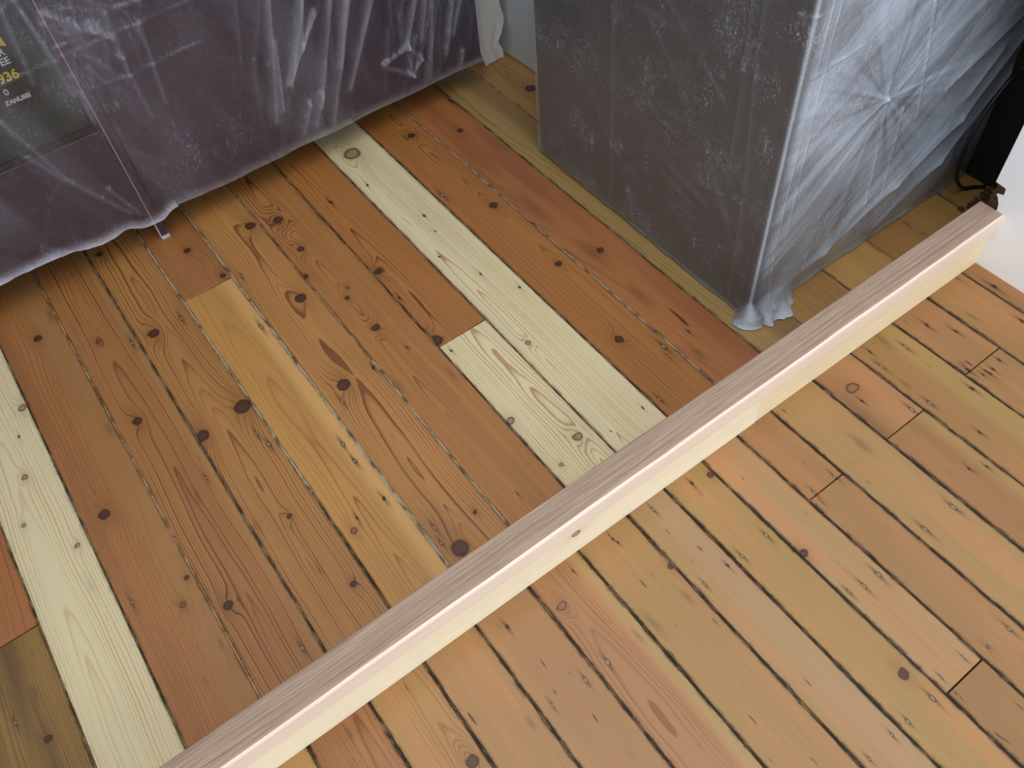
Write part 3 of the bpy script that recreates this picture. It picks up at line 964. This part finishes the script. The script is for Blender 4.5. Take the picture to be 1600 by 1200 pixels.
RT = parse("(1.376,0.448),(1.367,0.654);(1.376,0.448),(1.841,0.388);(1.376,0.448),(1.599,0.555);(1.376,0.448),(1.165,0.318);(1.376,0.448),(1.208,0.375);(1.376,0.448),(1.430,0.185);(1.376,0.448),(1.467,0.247);(1.376,0.448),(1.120,0.625);(1.376,0.448),(1.608,0.423);(1.376,0.448),(1.543,0.393);(1.376,0.448),(1.246,0.523)")
for i, (a, b) in enumerate(RT):
    L.append(((to_s_front(a[0]), a[1]), (to_s_front(b[0]), b[1]), .0035 + .001 * (i % 3), .0012, .10, .6))
DG = parse("(1.793,0.461),(1.598,0.378);(1.841,0.388),(1.707,0.240);(1.707,0.240),(1.532,0.146);(1.532,0.146),(1.317,0.073);(1.871,0.308),(1.689,0.129);(1.689,0.129),(1.502,0.039);(1.762,0.386),(1.697,0.311);(1.317,.073),(1.18,.045)")
for i, (a, b) in enumerate(DG):
    L.append(((to_s_front(a[0]), a[1]), (to_s_front(b[0]), b[1]), .016, .006, .10, 0))
for k in range(26):     # long slanting tension folds on the front
    x0, z0 = rr.uniform(1.2, 1.85), rr.uniform(.15, .75)
    ln = rr.uniform(.15, .45)
    an = math.pi + rr.uniform(.25, .8)
    L.append(((to_s_front(x0), z0), (to_s_front(max(1.1, x0 + ln * math.cos(an))), z0 + ln * math.sin(an)), rr.uniform(.003, .010), rr.uniform(-.002, .003), rr.uniform(0, .12), .6))
VL = parse("(1.125,0.90),(1.129,0.427);(1.129,0.427),(1.132,0.185);(1.132,.185),(1.150,.02);(1.142,0.85),(1.161,0.198);(1.070,0.723),(1.121,0.731);(1.113,0.611),(1.249,0.618);(1.431,0.629),(1.518,0.332);(1.449,0.397),(1.485,0.154);(1.406,0.313),(1.431,0.147);(1.44,.9),(1.431,.629)")
for a, b in VL:
    L.append(((to_s_front(a[0]), a[1]), (to_s_front(b[0]), b[1]), .0018, .0025, .32, 0))
SD = parse("(1.265,0.549),(1.251,0.034);(0.883,0.80),(0.875,0.586);(0.875,0.586),(0.849,0.297);(0.849,0.297),(0.840,0.157);(.84,.157),(.835,.02);(0.910,0.8),(0.900,0.591);(0.899,0.587),(0.897,0.388);(1.110,0.622),(1.059,0.587);(1.059,0.587),(1.012,0.546);(1.012,0.546),(0.933,0.493);(1.161,0.574),(1.085,0.502);(1.085,0.502),(1.041,0.451);(1.349,0.428),(1.250,0.342);(1.450,0.436),(1.252,0.199);(1.252,0.199),(1.125,0.138);(1.160,0.394),(0.981,0.381);(1.230,0.385),(1.047,0.343);(1.166,0.285),(0.944,0.227);(1.075,0.233),(0.980,0.197);(0.977,0.266),(0.849,0.297);(1.193,0.578),(1.070,0.582);(1.546,0.355),(1.381,0.337)")
for a, b in SD:
    L.append(((to_s_side(a[0]), a[1]), (to_s_side(b[0]), b[1]), .003, .003, .06, 0))
for k in range(30):
    y0, z0 = rr.uniform(.82, 1.54), rr.uniform(.06, .6)
    ln, an = rr.uniform(.05, .25), rr.uniform(-1.1, -.3)
    L.append(((to_s_side(y0), z0), (to_s_side(max(.8, y0 + ln * math.cos(an) * -1)), z0 + ln * math.sin(an)), rr.uniform(.002, .008), rr.uniform(-.002, .003), rr.uniform(0, .05), .5))
ridges(S, Z, L, D, H)
# whiter line where the film turns the corner, pulled out at the foot of the corner
cz = np.abs(S - (len1 + lenc * .62))
H += .65 * np.exp(-(cz / .0022) ** 2)
xf = S - SC_
ANG = np.arctan2(Z - .448, (S - to_s_front(1.376)))
RAD = np.hypot(Z - .448, S - to_s_front(1.376))
ray = vnoise(ANG * 9 + 30, RAD * 2.5 + 1, 43) - .5 + .6 * (vnoise(ANG * 22 + 90, RAD * 3 + 1, 44) - .5)
H += front * .42 * ray * np.exp(-RAD / .30)
diag = vnoise((S * .75 + Z * -1.0) * 26 + 20, (S + Z) * 2.5, 45) - .5 + .5 * (vnoise((S * .75 - Z) * 70 + 70, (S + Z) * 4, 46) - .5)
H += front * .34 * diag
H += front * (.40 + .14 * np.clip((Z - .1) / .5, 0, 1) + .30 * (vnoise(S * 7 + Z * 6, Z * 5 - S * 2, 41) - .5))  # hazier front film, also painting in its daylight; paler higher up
lobe = np.clip((xf + .03) / .03, 0, 1) * np.clip((.135 - xf) / .05, 0, 1)
foot = np.clip(1 - Z / .052, 0, 1)
D += lobe * .046 * foot ** 1.3 * (.7 + .6 * vnoise(S * 55, Z * 40, 51)) + lobe * foot * .007 * np.abs(vnoise(S * 90 + Z * 60, Z * 90, 53) - .5) * 2
H += lobe * foot * .35
hemq = np.clip(1 - Z / .018, 0, 1)
D += hemq * .006 * vnoise(S * 28, Z * 10, 52)
H += hemq * .25
PXs, PYs = PX[:, None] + NX[:, None] * D, PY[:, None] + NY[:, None] * D
Pn = np.stack([PXs, PYs, Z], -1)
PR = plastic('hazy_polythene', .10, .70, white=(.72, .83, 1.0, 1), rough=.2, bump=.4, stretch=(1, 1, 1))
sh2 = grid_obj('plastic_sheet', Pn, H, PR)
tag(sh2, 'hazy dusty polythene sheet stretched round the corner of the end cabinet', 'plastic sheet')

# --- grey sheet on the corner cabinet and the pale film bunched in the corner
ys = np.arange(1.562, 2.035, .006)
zs = np.linspace(0.003, .9, 150)
Y, Z = np.meshgrid(ys, zs, indexing='ij')
D = .004 + .012 * vnoise(Y * 9, Z * 3, 61) + .005 * vnoise(Y * 30, Z * 6, 62)
P3 = np.stack([1.314 - D, Y, Z + np.where(Z < .02, .002 * vnoise(Y * 40, Z, 63), 0)], -1)
GP = plastic('grey_polythene', 1.0, .2, white=(.72, .83, .90, 1), rough=.4, bump=.5, gloss=.2)
sh3 = grid_obj('plastic_sheet', P3, np.zeros_like(D), GP)
tag(sh3, 'blue-grey plastic sheet hanging on the set-back corner cabinet', 'plastic sheet')
us = np.linspace(0, 1, 60)
U, Z = np.meshgrid(us, zs, indexing='ij')
xl = np.maximum(1.214 - .22 * Z, 1.183)
xr = 1.284 - .014 * np.exp(-((Z - .06) / .02) ** 2) + .010 * np.exp(-((Z - .13) / .03) ** 2) 
Xd = xl + (xr - xl) * U
Yd = 1.978 + .011 * np.abs(np.sin(U * 5.5 + Z * 7)) * (.5 + Z) + .008 * vnoise(U * 5, Z * 12, 71) 
P4 = np.stack([Xd, Yd, Z], -1)
WP = plastic('milky_polythene', 1.0, .1, white=(.90, .90, .86, 1), rough=.4, bump=.4, gloss=.2)
sh4 = grid_obj('plastic_film', P4, np.zeros_like(U), WP)
tag(sh4, 'milky white plastic film bunched in the dark corner between the cabinets', 'plastic film')


# ------------------------------------------------------------------ power cord and bits on the floor
def tube(name, pts, r, mat, nseg=8):
    P = [Vector(p) for p in pts]
    C = []
    n = len(P)
    for i in range(n - 1):
        p0, p1, p2, p3 = P[max(i - 1, 0)], P[i], P[i + 1], P[min(i + 2, n - 1)]
        for k in range(8):
            t = k / 8
            C.append(.5 * ((2 * p1) + (p2 - p0) * t + (2 * p0 - 5 * p1 + 4 * p2 - p3) * t * t + (3 * p1 - p0 - 3 * p2 + p3) * t ** 3))
    C.append(P[-1])
    V, F = [], []
    up = Vector((0, 1, 0.01)).normalized()
    for i, c in enumerate(C):
        d = (C[min(i + 1, len(C) - 1)] - C[max(i - 1, 0)]).normalized()
        a = d.cross(up).normalized()
        b = d.cross(a).normalized()
        for k in range(nseg):
            an = 2 * math.pi * k / nseg
            V.append(c + (a * math.cos(an) + b * math.sin(an)) * r)
    for i in range(len(C) - 1):
        for k in range(nseg):
            F.append((i * nseg + k, i * nseg + (k + 1) % nseg, (i + 1) * nseg + (k + 1) % nseg, (i + 1) * nseg + k))
    F += [tuple(range(nseg))[::-1], tuple((len(C) - 1) * nseg + k for k in range(nseg))]
    return mesh_obj(name, V, F, mat, None, True)


cord = tube('power_cord', [(1.857, .745, .52), (1.857, .745, .34), (1.803, .744, .31), (1.758, .743, .27), (1.729, .742, .216), (1.722, .742, .16),
                           (1.732, .742, .099), (1.764, .742, .045), (1.800, .738, .010), (1.825, .728, .006), (1.850, .71, .006)], .0048,
            plain('black_rubber', lin(18, 19, 21), .45, .4))
tag(cord, 'black power cord looping down to the floor beside the wrapped end cabinet', 'cord')

# crumbled plaster on the floor in the recess
rub = empty('rubble', (1.79, .67, 0))
bm = bmesh.new()
rc = random.Random(77)
for k in range(110):
    r = bmesh.ops.create_icosphere(bm, subdivisions=1, radius=rc.uniform(.003, .010))
    c = Vector((rc.uniform(1.74, 1.855), rc.uniform(.628, .70), .003))
    for v in r['verts']:
        v.co = Vector((v.co.x * rc.uniform(.8, 1.3), v.co.y * rc.uniform(.8, 1.3), abs(v.co.z) * rc.uniform(.4, .8))) + c
bpy.data.objects.remove(rub)
rub = bm_obj('rubble', bm, CORE)
tag(rub, 'dark crumbled plaster rubble on the floor at the broken wall edge', 'rubble', 'stuff')
